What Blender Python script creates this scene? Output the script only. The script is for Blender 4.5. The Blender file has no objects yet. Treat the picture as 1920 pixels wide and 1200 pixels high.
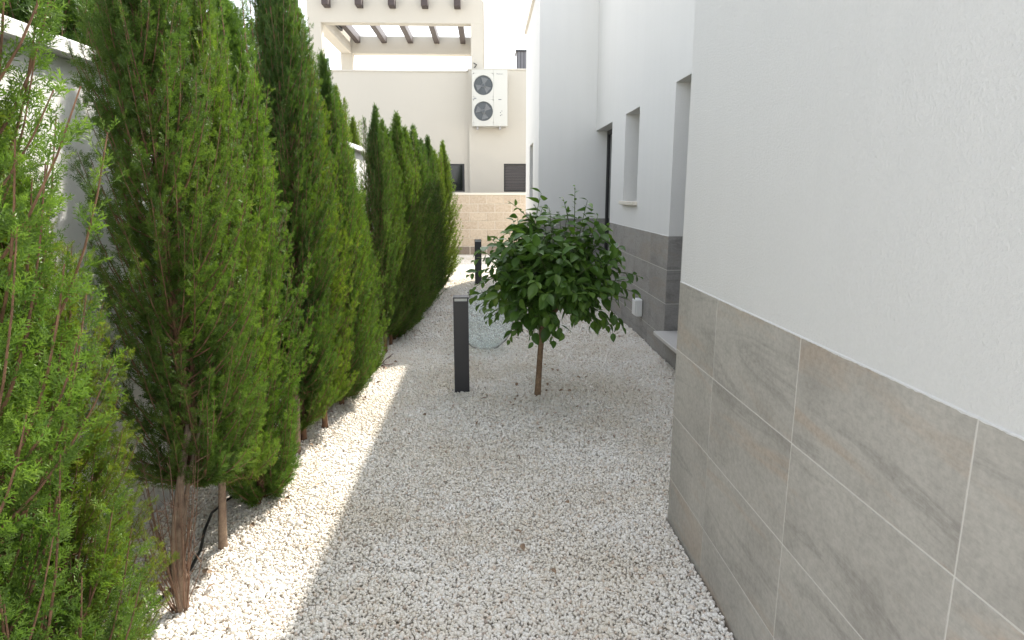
import bpy, math, random
import numpy as np
from mathutils import Vector, Matrix
random.seed(7); RNG = np.random.default_rng(7)
S = bpy.context.scene
COL = S.collection

# ---------------------------------------------------------------- camera
yaw, pitch = math.radians(2.274), math.radians(11.38)
cd = bpy.data.cameras.new('camera'); cam = bpy.data.objects.new('camera', cd); COL.objects.link(cam)
fw = Vector((math.sin(yaw)*math.cos(pitch), math.cos(yaw)*math.cos(pitch), -math.sin(pitch)))
rt = Vector((math.cos(yaw), -math.sin(yaw), 0)); up = rt.cross(fw)
m = Matrix((rt, up, -fw)).transposed().to_4x4(); m.translation = Vector((0, 0, 1.46))
cam.matrix_world = m
cd.sensor_width = 36; cd.lens = 1187/1920*36; cd.clip_start = .03; cd.clip_end = 2000
S.camera = cam

# ---------------------------------------------------------------- light
SUNDIR = Vector((.51, .93, 1)).normalized()          # towards the sun
elev = math.asin(SUNDIR.z)
w = bpy.data.worlds.new('World'); S.world = w; w.use_nodes = True
nt = w.node_tree; bg = nt.nodes['Background']
sky = nt.nodes.new('ShaderNodeTexSky'); sky.sky_type = 'NISHITA'; sky.sun_disc = False
sky.sun_elevation = elev; sky.sun_rotation = math.atan2(SUNDIR.x, SUNDIR.y)
sky.altitude = 50; sky.air_density = 1.0; sky.dust_density = 1.2; sky.ozone_density = 1.0
hs = nt.nodes.new('ShaderNodeHueSaturation'); hs.inputs['Saturation'].default_value = .28
nt.links.new(sky.outputs[0], hs.inputs['Color']); nt.links.new(hs.outputs[0], bg.inputs[0])
bg.inputs[1].default_value = .15
sd = bpy.data.lights.new('sun', 'SUN'); sd.energy = 3.0; sd.angle = math.radians(.55); sd.color = (1, .94, .84)
so = bpy.data.objects.new('sun', sd); COL.objects.link(so)
so.rotation_euler = SUNDIR.to_track_quat('Z', 'Y').to_euler(); so.location = (6, 8, 12)
S.view_settings.view_transform = 'Standard'; S.view_settings.look = 'None'
S.view_settings.gamma = 1; S.view_settings.use_curve_mapping = False
S.view_settings.exposure = 1.80
S.render.engine = 'CYCLES'
S.cycles.max_bounces = 10; S.cycles.diffuse_bounces = 5; S.cycles.transmission_bounces = 10; S.cycles.transparent_max_bounces = 12

# ---------------------------------------------------------------- helpers
def new_mesh(name, V, F, smooth=False):
    """V (n,3) array; F (m,k) array of one face size, or list of lists"""
    me = bpy.data.meshes.new(name)
    if isinstance(F, np.ndarray):
        V = np.asarray(V, np.float32); k = F.shape[1]
        me.vertices.add(len(V)); me.vertices.foreach_set('co', V.ravel())
        me.loops.add(F.size); me.loops.foreach_set('vertex_index', F.astype(np.int32).ravel())
        me.polygons.add(len(F)); me.polygons.foreach_set('loop_start', np.arange(0, F.size, k, dtype=np.int32))
        me.polygons.foreach_set('loop_total', np.full(len(F), k, np.int32))
        me.update(calc_edges=True)
    else:
        me.from_pydata([tuple(v) for v in V], [], F); me.update()
    if smooth: me.polygons.foreach_set('use_smooth', np.ones(len(me.polygons), bool))
    return me
def attr(me, name, vals, dom='POINT'):
    a = me.attributes.new(name, 'FLOAT', dom); a.data.foreach_set('value', np.asarray(vals, np.float32))
def link(name, me, mat=None, parent=None, loc=(0, 0, 0)):
    o = bpy.data.objects.new(name, me); COL.objects.link(o); o.location = loc
    if mat is not None:
        for mm in (mat if isinstance(mat, (list, tuple)) else [mat]): me.materials.append(mm)
    if parent: o.parent = parent
    return o
def tag(o, label, cat, group=None):
    o['label'] = label; o['category'] = cat
    if group: o['group'] = group
    return o
def empty(name, label, cat, loc=(0, 0, 0), rz=0, group=None):
    o = bpy.data.objects.new(name, None); COL.objects.link(o); o.location = loc; o.rotation_euler.z = rz
    o.empty_display_size = .1
    return tag(o, label, cat, group)
def struct(o): o['kind'] = 'structure'; return o

class MB:
    def __init__(s): s.V = []; s.F = []
    def box(s, x0, x1, y0, y1, z0, z1, bev=0):
        n = len(s.V)
        if bev <= 0:
            s.V += [(x, y, z) for z in (z0, z1) for y in (y0, y1) for x in (x0, x1)]
            s.F += [[n+a for a in f] for f in ([0, 2, 3, 1], [4, 5, 7, 6], [0, 1, 5, 4], [2, 6, 7, 3], [0, 4, 6, 2], [1, 3, 7, 5])]
        else:
            b = bev; pts = {}
            def P(i, j, k, ax):
                key = (i, j, k, ax)
                if key not in pts:
                    c = [(x0, x1)[i], (y0, y1)[j], (z0, z1)[k]]; sg = [(1, -1)[i], (1, -1)[j], (1, -1)[k]]
                    for a in range(3):
                        if a != ax: c[a] += sg[a]*b
                    pts[key] = len(s.V); s.V.append(tuple(c))
                return pts[key]
            q = ((0, 0), (1, 0), (1, 1), (0, 1))
            for i in (0, 1):
                f = [P(i, a, c, 0) for a, c in q]; s.F.append(f if i else f[::-1])
                f = [P(a, i, c, 1) for a, c in q]; s.F.append(f[::-1] if i else f)
                f = [P(a, c, i, 2) for a, c in q]; s.F.append(f if i else f[::-1])
            for a in (0, 1):
                for c in (0, 1):
                    fl = (a != c)
                    f = [P(0, a, c, 1), P(1, a, c, 1), P(1, a, c, 2), P(0, a, c, 2)]; s.F.append(f if fl else f[::-1])
                    f = [P(a, 0, c, 2), P(a, 1, c, 2), P(a, 1, c, 0), P(a, 0, c, 0)]; s.F.append(f if fl else f[::-1])
                    f = [P(a, c, 0, 0), P(a, c, 1, 0), P(a, c, 1, 1), P(a, c, 0, 1)]; s.F.append(f if fl else f[::-1])
            for a in (0, 1):
                for c in (0, 1):
                    for d in (0, 1):
                        f = [P(a, c, d, 0), P(a, c, d, 1), P(a, c, d, 2)]; s.F.append(f if (a+c+d) % 2 else f[::-1])
        return s
    def tube(s, pts, rad, n=8, cap=True):
        pts = [Vector(p) for p in pts]; b = len(s.V)
        u = None
        for i, p in enumerate(pts):
            t = (pts[min(i+1, len(pts)-1)]-pts[max(i-1, 0)]).normalized()
            if u is None: u = t.orthogonal().normalized()
            u = (u-t*u.dot(t)).normalized(); v = t.cross(u)
            r = rad[i] if hasattr(rad, '__len__') else rad
            for k in range(n):
                a = 2*math.pi*k/n; s.V.append(tuple(p+(u*math.cos(a)+v*math.sin(a))*r))
        for i in range(len(pts)-1):
            for k in range(n):
                k2 = (k+1) % n; s.F.append([b+i*n+k, b+i*n+k2, b+(i+1)*n+k2, b+(i+1)*n+k])
        if cap:
            s.F.append([b+k for k in range(n)][::-1]); s.F.append([b+(len(pts)-1)*n+k for k in range(n)])
        return s
    def build(s, name, mat, parent=None, smooth=False, loc=(0, 0, 0)):
        return link(name, new_mesh(name, s.V, s.F, smooth), mat, parent, loc)

def solid_grid(xs, ys, zs, pred):
    """watertight mesh of the cells of a breakpoint grid for which pred(x,y,z) holds"""
    xs, ys, zs = sorted(set(xs)), sorted(set(ys)), sorted(set(zs))
    nx, ny, nz = len(xs)-1, len(ys)-1, len(zs)-1
    s = {}
    for i in range(nx):
        for j in range(ny):
            for k in range(nz):
                s[i, j, k] = bool(pred((xs[i]+xs[i+1])/2, (ys[j]+ys[j+1])/2, (zs[k]+zs[k+1])/2))
    V = {}; F = []
    def v(i, j, k):
        if (i, j, k) not in V: V[i, j, k] = len(V)
        return V[i, j, k]
    for (i, j, k), on in s.items():
        if not on: continue
        I, J, K = i+1, j+1, k+1
        for d, f in (((-1, 0, 0), [(i, j, k), (i, j, K), (i, J, K), (i, J, k)]), ((1, 0, 0), [(I, j, k), (I, J, k), (I, J, K), (I, j, K)]),
                     ((0, -1, 0), [(i, j, k), (I, j, k), (I, j, K), (i, j, K)]), ((0, 1, 0), [(i, J, k), (i, J, K), (I, J, K), (I, J, k)]),
                     ((0, 0, -1), [(i, j, k), (i, J, k), (I, J, k), (I, j, k)]), ((0, 0, 1), [(i, j, K), (I, j, K), (I, J, K), (i, J, K)])):
            if not s.get((i+d[0], j+d[1], k+d[2]), False): F.append([v(*q) for q in f])
    return new_mesh('wall', [(xs[a], ys[b], zs[c]) for a, b, c in V], F)

# ---------------------------------------------------------------- materials
def mat(name, col, rough=.6, metal=0, spec=.5):
    m = bpy.data.materials.new(name); m.use_nodes = True; b = m.node_tree.nodes['Principled BSDF']
    b.inputs['Base Color'].default_value = (*col, 1); b.inputs['Roughness'].default_value = rough
    b.inputs['Metallic'].default_value = metal; b.inputs['Specular IOR Level'].default_value = spec
    return m
def N(m, t, **kw):
    n = m.node_tree.nodes.new(t)
    for k, v in kw.items():
        if hasattr(n, k): setattr(n, k, v)
        else: n.inputs[k.replace('_', ' ')].default_value = v
    return n
def L(m, a, b): m.node_tree.links.new(a, b)
def B(m): return m.node_tree.nodes['Principled BSDF']
def ramp(m, stops, fac):
    r = N(m, 'ShaderNodeValToRGB'); e = r.color_ramp.elements
    while len(e) < len(stops): e.new(.5)
    for x, (p, c) in zip(e, stops): x.position = p; x.color = (*c, 1)
    L(m, fac, r.inputs[0]); return r.outputs[0]
def noise(m, scale, detail=4, rough=.55, vec=None, dist=0):
    n = N(m, 'ShaderNodeTexNoise'); n.inputs['Scale'].default_value = scale; n.inputs['Detail'].default_value = detail
    n.inputs['Roughness'].default_value = rough; n.inputs['Distortion'].default_value = dist
    if vec is None: vec = N(m, 'ShaderNodeTexCoord').outputs['Object']
    L(m, vec, n.inputs['Vector']); return n.outputs['Fac']
def mixc(m, a, b, fac, mode='MIX'):
    x = N(m, 'ShaderNodeMix'); x.data_type = 'RGBA'; x.blend_type = mode
    for sock, v in ((x.inputs[6], a), (x.inputs[7], b)):
        if isinstance(v, tuple): sock.default_value = (*v, 1)
        else: L(m, v, sock)
    if isinstance(fac, (int, float)): x.inputs[0].default_value = fac
    else: L(m, fac, x.inputs[0])
    return x.outputs[2]
def bump(m, h, strength=.3, dist=.01):
    b = N(m, 'ShaderNodeBump'); b.inputs['Strength'].default_value = strength; b.inputs['Distance'].default_value = dist
    L(m, h, b.inputs['Height']); L(m, b.outputs[0], B(m).inputs['Normal']); return b
def attrn(m, name): a = N(m, 'ShaderNodeAttribute'); a.attribute_name = name; return a

def stucco(name, c0, c1, sc=1., streak=.97):
    m = mat(name, c0, .92, spec=.2)
    big = noise(m, .8*sc, 5, .6); fine = noise(m, 125, 5, .8)
    col = mixc(m, c0, c1, big)
    sp = ramp(m, [(.3, (.95, .95, .95)), (.62, (1, 1, 1))], fine)
    # faint vertical rain marks
    tc = N(m, 'ShaderNodeTexCoord'); mp = N(m, 'ShaderNodeMapping'); mp.inputs['Scale'].default_value = (9, 9, .5)
    L(m, tc.outputs['Object'], mp.inputs[0]); st = noise(m, 1, 4, .6, mp.outputs[0])
    stc = ramp(m, [(.32, (streak,)*3), (.6, (1, 1, 1))], st)
    col = mixc(m, mixc(m, col, sp, 1, 'MULTIPLY'), stc, 1, 'MULTIPLY')
    L(m, col, B(m).inputs['Base Color'])
    bump(m, fine, .75, .006); return m
M_house = stucco('white_stucco', (.78, .775, .755), (.75, .745, .725), 1, .985)
M_cream = stucco('cream_stucco', (.54, .51, .45), (.52, .49, .43), 1, .995)
M_garden = stucco('garden_wall_paint', (.84, .83, .81), (.74, .73, .71), 2)

def tile_mat(name, dark, light, rust):
    m = mat(name, light, .55, spec=.35)
    tc = N(m, 'ShaderNodeTexCoord'); a = attrn(m, 'rnd')
    off = N(m, 'ShaderNodeVectorMath', operation='MULTIPLY_ADD'); L(m, a.outputs['Fac'], off.inputs[0])
    off.inputs[1].default_value = (37, 53, 71); L(m, tc.outputs['Object'], off.inputs[2])
    # veins running diagonally
    mp = N(m, 'ShaderNodeMapping'); L(m, off.outputs[0], mp.inputs[0])
    mp.inputs['Rotation'].default_value = (math.radians(38), 0, 0); mp.inputs['Scale'].default_value = (2, .9, 5)
    vein = noise(m, 1.1, 8, .64, mp.outputs[0], .9)
    cloud = noise(m, 3.2, 6, .6, off.outputs[0]); fine = noise(m, 60, 5, .7, off.outputs[0])
    mp2 = N(m, 'ShaderNodeMapping'); L(m, off.outputs[0], mp2.inputs[0]); mp2.inputs['Scale'].default_value = (30, 30, 160)
    mp2.inputs['Rotation'].default_value = (math.radians(25), 0, 0)
    str_ = noise(m, 1, 4, .6, mp2.outputs[0])
    col = ramp(m, [(.3, dark), (.5, light), (.72, tuple(min(1, c*1.13) for c in light))], cloud)
    col = mixc(m, col, tuple(c*.66 for c in dark), ramp(m, [(.55, (0, 0, 0)), (.62, (.42,)*3), (.65, (.05,)*3)], vein))
    col = mixc(m, col, rust, ramp(m, [(.36, (.6,)*3), (.46, (0, 0, 0))], vein))
    col = mixc(m, col, ramp(m, [(.3, (.82,)*3), (.6, (1.0,)*3)], fine), 1, 'MULTIPLY')
    col = mixc(m, col, ramp(m, [(.3, (.9,)*3), (.65, (1.0,)*3)], str_), 1, 'MULTIPLY')
    L(m, col, B(m).inputs['Base Color'])
    L(m, ramp(m, [(.3, (.6,)*3), (.7, (.42,)*3)], fine), B(m).inputs['Roughness'])
    bump(m, fine, .2, .002); return m
M_tile = tile_mat('plinth_tile', (.365, .345, .312), (.455, .432, .393), (.47, .38, .30))
M_tile2 = tile_mat('grey_plinth_tile', (.24, .23, .22), (.31, .30, .285), (.31, .27, .23))
M_grout = mat('grout', (.62, .60, .56), .9)
M_sill = mat('cream_sill_stone', (.72, .67, .58), .6)
M_thresh = mat('pale_threshold_stone', (.55, .53, .50), .6)
M_dark = mat('anthracite_metal', (.028, .028, .032), .38, spec=.5)
M_frame = mat('anthracite_frame', (.02, .02, .022), .4)
M_glass = mat('dark_glass', (.01, .012, .014), .05)
M_shut = mat('grey_shutter', (.075, .068, .068), .5)
M_slat = mat('brown_joist', (.055, .040, .038), .6)
M_white = mat('white_plastic', (.72, .73, .72), .4)
M_acwhite = mat('ac_enamel', (.53, .53, .49), .45)
M_acgrille = mat('ac_grille_dark', (.11, .125, .135), .5)
M_black = mat('black_rubber', (.015, .015, .015), .5)
M_lens = mat('lamp_lens', (.62, .63, .62), .3)

# ---------------------------------------------------------------- ground
gm = mat('gravel_bed', (.5, .47, .42), .95)
vo = N(gm, 'ShaderNodeTexVoronoi'); vo.inputs['Scale'].default_value = 62
tc = N(gm, 'ShaderNodeTexCoord'); L(gm, tc.outputs['Object'], vo.inputs['Vector'])
c1 = ramp(gm, [(0, (.66, .63, .57)), (.5, (.76, .73, .68)), (1, (.82, .80, .77))], vo.outputs['Color'])
c2 = ramp(gm, [(.25, (1, 1, 1)), (.6, (.85, .82, .77))], vo.outputs['Distance'])
L(gm, mixc(gm, c1, c2, 1, 'MULTIPLY'), B(gm).inputs['Base Color'])
inv = N(gm, 'ShaderNodeMath', operation='SUBTRACT'); inv.inputs[0].default_value = 1; L(gm, vo.outputs['Distance'], inv.inputs[1])
bump(gm, inv.outputs[0], 1, .012)
g = MB(); g.V = [(-400, -400, 0), (400, -400, 0), (400, 400, 0), (-400, 400, 0)]; g.F = [[0, 1, 2, 3]]
struct(g.build('ground', gm))

def ico(sub=1):
    t = (1+5**.5)/2
    V = [(-1, t, 0), (1, t, 0), (-1, -t, 0), (1, -t, 0), (0, -1, t), (0, 1, t), (0, -1, -t), (0, 1, -t), (t, 0, -1), (t, 0, 1), (-t, 0, -1), (-t, 0, 1)]
    F = [(0, 11, 5), (0, 5, 1), (0, 1, 7), (0, 7, 10), (0, 10, 11), (1, 5, 9), (5, 11, 4), (11, 10, 2), (10, 7, 6), (7, 1, 8), (3, 9, 4), (3, 4, 2), (3, 2, 6), (3, 6, 8), (3, 8, 9), (4, 9, 5), (2, 4, 11), (6, 2, 10), (8, 6, 7), (9, 8, 1)]
    V = [np.array(v)/np.linalg.norm(v) for v in V]
    for _ in range(sub-1):
        mid = {}; F2 = []
        def M_(a, b):
            k = (min(a, b), max(a, b))
            if k not in mid: v = V[a]+V[b]; mid[k] = len(V); V.append(v/np.linalg.norm(v))
            return mid[k]
        for a, b, c in F:
            x, y, z = M_(a, b), M_(b, c), M_(c, a); F2 += [(a, x, z), (b, y, x), (c, z, y), (x, y, z)]
        F = F2
    return np.array(V), np.array(F)
def rand_rot(n, rng):
    q = rng.normal(size=(n, 4)); q /= np.linalg.norm(q, axis=1)[:, None]
    a, b, c, d = q.T
    return np.stack([np.stack([1-2*(c*c+d*d), 2*(b*c-a*d), 2*(b*d+a*c)], 1), np.stack([2*(b*c+a*d), 1-2*(b*b+d*d), 2*(c*d-a*b)], 1),
                     np.stack([2*(b*d-a*c), 2*(c*d+a*b), 1-2*(b*b+c*c)], 1)], 1)
def pebbles(x0, x1, y0, y1, step, size, sub, rng, ok):
    gx, gy = np.meshgrid(np.arange(x0, x1, step), np.arange(y0, y1, step))
    p = np.stack([gx.ravel(), gy.ravel()], 1); p += rng.uniform(-.5, .5, p.shape)*step
    p = p[ok(p)]; n = len(p)
    V0, F0 = ico(sub)
    vs = []
    tmpl = [V0*(1+rng.uniform(-.22, .22, (len(V0), 1))) for _ in range(24)]
    T = np.array(tmpl)[rng.integers(0, 24, n)]
    sc = size*np.exp(rng.normal(0, .26, (n, 1)))*rng.uniform([.9, .62, .5], [1.3, 1.05, .8], (n, 3))
    T = np.einsum('nij,nvj->nvi', rand_rot(n, rng), T*sc[:, None, :])
    lay = rng.uniform(0, 1, n)**1.3
    big = .008*np.sin(p[:, 0]*2.6+1)*np.sin(p[:, 1]*1.9)+.006*np.sin(p[:, 0]*6.3+p[:, 1]*4.7)
    z = .000+.007*lay+big+.015
    T[:, :, 0] += p[:, :1]; T[:, :, 1] += p[:, 1:]; T[:, :, 2] += z[:, None]
    F = (F0[None]+np.arange(n)[:, None, None]*len(V0)).reshape(-1, 3)
    return T.reshape(-1, 3), F, np.repeat(rng.uniform(0, 1, n), len(V0))
def okp(p):
    x, y = p[:, 0], p[:, 1]
    return (x > -1.52) & ~((x > .80) & (y < 2.61)) & ~((x > .735) & (y > 9.19) & (y < 12.2)) & (x < 1.545+.0*(y))
rg = np.random.default_rng(3)
parts = [pebbles(-1.5, .82, 1.0, 2.2, .0100, .0067, 2, rg, okp), pebbles(-1.5, 1.55, 2.2, 3.4, .0103, .0069, 1, rg, okp), pebbles(-1.5, 1.55, 3.4, 6.2, .0125, .0078, 1, rg, okp),
         pebbles(-1.5, 1.55, 6.2, 14.9, .022, .0128, 1, rg, okp)]
V = []; F = []; R = []; o0 = 0
for v, f, r in parts: V.append(v); F.append(f+o0); R.append(r); o0 += len(v)
pm = new_mesh('gravel', np.concatenate(V), np.concatenate(F), True); attr(pm, 'rnd', np.concatenate(R))
mp_ = mat('white_marble_pebble', (.78, .76, .72), .75, spec=.3)
a = attrn(mp_, 'rnd')
col = ramp(mp_, [(0, (.88, .865, .83)), (.35, (.86, .83, .78)), (.72, (.83, .795, .73)), (.92, (.79, .73, .65)), (.98, (.68, .57, .48)), (.997, (.45, .38, .33))], a.outputs['Fac'])
big = noise(mp_, 1.7, 4, .6)
col = mixc(mp_, col, ramp(mp_, [(.35, (.90, .87, .82)), (.6, (1, 1, 1))], big), 1, 'MULTIPLY')
L(mp_, mixc(mp_, col, ramp(mp_, [(.3, (.88, .86, .83)), (.6, (1, 1, 1))], noise(mp_, 220, 3)), 1, 'MULTIPLY'), B(mp_).inputs['Base Color'])
gr = link('gravel', pm, mp_); gr['kind'] = 'stuff'; tag(gr, 'white marble gravel spread along the whole side passage', 'gravel')

# ---------------------------------------------------------------- the house on the right
XN, XW, XJ = .81, 1.55, .745           # near block, recessed wall, jut-out faces
YN, YJ, YE = 2.60, 9.20, 12.20
HT = 4.26; HN = 2.45; Y0 = -.3; PL = 1.095
DO = (4.15, 5.37, .27, 2.34); WI = (6.60, 7.26, 1.365, 2.31); BD = (8.02, YJ, .12, 2.31); SL = (10.35, 11.15, 1.36, 2.24)
RV = .27
house = empty('house', 'white rendered house with grey stone tile plinth on the right of the gravel path', 'house', (XN, YN, 0))
def hp(o): o.parent = house; o.matrix_parent_inverse = Matrix.Translation(-house.location); return o
def pred(x, y, z):
    face = XN if y < YN else (XW if y < YJ else XJ)
    if x < face: return False
    if y < YN and (z > HN or x > 3.2): return False
    for (a, b, c, d) in (DO, WI, BD):
        if a < y < b and c < z < d and x < XW+RV: return False
    a, b, c, d = SL
    if a < y < b and c < z < d and x < XJ+.2: return False
    return True
wall = solid_grid([XJ, XN, XW, XJ+.2, XW+RV, 3.2, 9], [Y0, YN, DO[0], DO[1], WI[0], WI[1], BD[0], YJ, SL[0], SL[1], YE],
                  [0, BD[2], DO[2], SL[2], WI[2], SL[3], BD[3], WI[3], DO[3], HN, HT], pred)
hp(link('wall', wall, M_house))
cp = MB()
cp.box(XN-.04, 3.24, Y0-.04, YN-.001, HN, HN+.07, .006)
cp.box(XW-.04, 9.04, YN-.04, YJ-.042, HT, HT+.07, .006)
cp.box(XJ-.04, 9.04, YJ-.04, YE+.04, HT, HT+.07, .006)
hp(cp.build('coping', M_sill))

class Tiles:
    def __init__(s): s.b = MB(); s.g = MB(); s.r = []
    def plane(s, axis, c, sgn, u0, u1, joints, z0, z1, rows, depth=.0024, gap=.0035):
        """tiles on plane axis=c, facing sgn; u is the other horizontal axis"""
        us = [u0]+[j for j in joints if u0+.02 < j < u1-.02]+[u1]
        zs = [z0]+[r for r in rows if z0+.01 < r < z1-.01]+[z1]
        def bx(mb, d0, d1, a0, a1, e0, e1, bev=0):
            lo, hi = sorted((c+sgn*d0, c+sgn*d1))
            if axis == 'x': mb.box(lo, hi, a0, a1, e0, e1, bev)
            else: mb.box(a0, a1, lo, hi, e0, e1, bev)
        bx(s.g, -.004, depth-.0008, u0+.001, u1-.001, z0, z1-.001)
        for i in range(len(us)-1):
            for k in range(len(zs)-1):
                n = len(s.b.V)
                bx(s.b, 0, depth, us[i]+(gap/2 if i else 0), us[i+1]-(gap/2 if i < len(us)-2 else 0),
                   zs[k]+(gap/2 if k else 0), zs[k+1]-(gap/2 if k < len(zs)-2 else 0), .0008)
                s.r += [random.random()]*(len(s.b.V)-n)
rows = [.215, .51, .805]
def plinth(*planes, m_=None):
    T = Tiles()
    for p in planes: T.plane(*p)
    pl = T.b.build('plinth', m_ or M_tile2); attr(pl.data, 'rnd', T.r); hp(pl)
    gq = T.g.build('grout', M_grout); gq.parent = pl; pl_i = Matrix.Translation(-house.location); gq.matrix_parent_inverse = pl_i.inverted() @ pl_i
jn = [.96-.6*k for k in range(3)][::-1]+[1.56, 2.16]
jw = [YN+.35+.6*k for k in range(12)]
plinth(('x', XN, -1, Y0, YN, jn, 0, PL, rows), m_=M_tile)
plinth(('x', XW, -1, YN, DO[0], jw, 0, PL, rows), ('x', XW, -1, DO[0]+.001, DO[1]-.001, jw, 0, DO[2]-.012, rows), ('x', XW, -1, DO[1], BD[0], jw, 0, PL, rows))
plinth(('y', DO[1], -1, XW-.0015, XW+RV-.06, [XW+.12], DO[2]+.001, PL, rows))
plinth(('y', YJ, -1, XJ-.0022, XW-.001, [XJ+.3], 0, PL, rows), ('y', YJ, -1, XW, XW+RV-.06, [], BD[2]+.002, PL, rows))
plinth(('x', XJ, -1, YJ, YE, [YJ+.5+.6*k for k in range(5)], 0, PL, rows))

def ragged(y0, y1, x, seed):
    rg_ = random.Random(seed); V = []; F = []; y = y0; d = 0
    while y < y1:
        d = .9*d+rg_.uniform(-.0009, .0009); b_ = PL-.0015-abs(d)-rg_.uniform(0, .0007)
        V += [(x-.0031, y, b_), (x-.0029, y, PL+.0005), (x-.0001, y, PL+.0025), (x-.001, y, b_)]; y += .006
    n = len(V)//4
    for i in range(n-1):
        a = 4*i; F += [[a, a+1, a+5, a+4], [a+1, a+2, a+6, a+5], [a+3, a, a+4, a+7]]
    hp(link('render_edge', new_mesh('render_edge', V, F), M_house))
ragged(.3, YN, XN, 1); ragged(YN, DO[0], XW, 2); ragged(DO[1], BD[0], XW, 3)

# door (near), window, back door, slit window
def fr(mb, axis_x, a, b, c, d, t=.05, th=.05):
    mb.box(axis_x, axis_x+th, a, a+t, c, d, .003); mb.box(axis_x, axis_x+th, b-t, b, c, d, .003)
    mb.box(axis_x, axis_x+th, a+t+.001, b-t-.001, c, c+t, .003); mb.box(axis_x, axis_x+th, a+t+.001, b-t-.001, d-t, d, .003)
def opening(nm, x, o, sill, th=.05):
    a, b, c, d = o
    f = MB(); fr(f, x, a, b, c, d, .055, .055); e = hp(f.build(nm, M_frame))
    gl = MB().box(x+.02, x+.03, a+.056, b-.056, c+.056, d-.056).build('pane', M_glass); gl.parent = e
    return e
e = opening('door', XW+RV-.057, DO, None)
hb = MB().tube([(XW+RV-.10, DO[0]+.10, 1.20), (XW+RV-.10, DO[0]+.22, 1.20)], .009).tube([(XW+RV-.057, DO[0]+.10, 1.20), (XW+RV-.10, DO[0]+.10, 1.20)], .009).build('handle', M_white); hb.parent = e
opening('window', XW+RV-.07, WI, None)
e = opening('door', XW+RV-.112, BD, None)
opening('window', XJ+.143, SL, None)
s = MB(); s.box(XW-.045, XW+RV-.08, WI[0]-.03, WI[1]+.03, WI[2]-.035, WI[2]+.003, .004); hp(s.build('window_sill', M_sill))
s = MB(); s.box(XW-.10, XW+RV-.06, DO[0]-.12, DO[1]-.012, DO[2]-.03, DO[2]+.004, .005); hp(s.build('threshold', M_thresh))
s = MB(); s.box(XW-.012, XW+RV-.115, BD[0]+.002, BD[1]-.012, BD[2]-.03, BD[2]+.004, .004); hp(s.build('threshold', M_thresh))

# junction box on the plinth
jb = empty('junction_box', 'small white electrical box fixed low on the grey tile plinth behind the lemon tree', 'electrical box', (XW-.006, 6.22, .33))
b = MB().box(-.062, 0, -.07, .07, -.085, .085, .006).build('box_body', M_white, jb)
b = MB().box(-.074, -.0625, -.064, .064, -.078, .078, .005).build('box_lid', M_white, jb)

# ---------------------------------------------------------------- garden wall on the left
XG = -1.55
gw = empty('garden_wall', 'white painted garden wall with projecting coping behind the cypress hedge', 'wall', (XG, 7, 0))
V = MB(); V.box(XG-.20, XG, -.5, 15.19, 0, 1.945)
o = V.build('wall_body', M_garden); o.parent = gw; o.matrix_parent_inverse = Matrix.Translation(-gw.location)
c = MB(); y = -.5
while y < 15.1:
    y1 = min(y+1.0, 15.19); c.box(XG-.25, XG+.05, y+.001, y1-.001, 1.946, 2.005, .006); y = y1
o = c.build('coping', M_garden); o.parent = gw; o.matrix_parent_inverse = Matrix.Translation(-gw.location)
# block courses read faintly through the paint
j = MB()
for z in (.4, .8, 1.2, 1.6): j.box(XG, XG+.0012, -.5, 15.18, z-.004, z+.004)
o = j.build('render_joint', M_garden); o.parent = gw; o.matrix_parent_inverse = Matrix.Translation(-gw.location)

# ---------------------------------------------------------------- split-face block wall at the end
YB = 15.2
bw = empty('block_wall', 'low cream split-face block wall closing the far end of the passage', 'wall', (0, YB, 0))
bb = MB(); base = MB(); rr = []; rb = []; rg2 = random.Random(5)
for k in range(7):
    z0 = .2*k+(.0 if k else 0); z1 = .2*(k+1); xo = -4.0-(.2 if k % 2 else 0)
    x = xo
    rough = k in (6, 4, 2, 1)
    while x < 7:
        t = base if k == 0 else bb; n = len(t.V)
        d = rg2.uniform(.0, .007) if rough else 0
        t.box(x+.004, x+.396, YB-.001-d, YB+.2, z0+.004, z1-.004, .008)
        (rb if k == 0 else rr).extend([rg2.random()]*(len(t.V)-n)); x += .4
def blockmat(nm, a_, b_):
    m = mat(nm, a_, .9); at = attrn(m, 'rnd')
    c_ = mixc(m, a_, b_, at.outputs['Fac']); f = noise(m, 28, 6, .7)
    L(m, mixc(m, c_, ramp(m, [(.35, (.84, .81, .77)), (.58, (1, 1, 1))], f), 1, 'MULTIPLY'), B(m).inputs['Base Color'])
    bump(m, f, .8, .02); return m
o = bb.build('block_courses', blockmat('cream_block', (.62, .53, .42), (.54, .45, .35)), bw, loc=(0, -YB, 0)); attr(o.data, 'rnd', rr)
o = base.build('base_course', blockmat('brown_block', (.33, .275, .225), (.27, .225, .185)), bw, loc=(0, -YB, 0)); attr(o.data, 'rnd', rb)
mo = MB().box(-4, 7, YB+.004, YB+.19, 0, 1.4).build('mortar', mat('mortar', (.62, .57, .49), .9), bw, loc=(0, -YB, 0))
mo = MB().box(-4.02, 7, YB-.02, YB+.22, 1.401, 1.455, .005).build('coping', M_sill, bw, loc=(0, -YB, 0))

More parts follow.
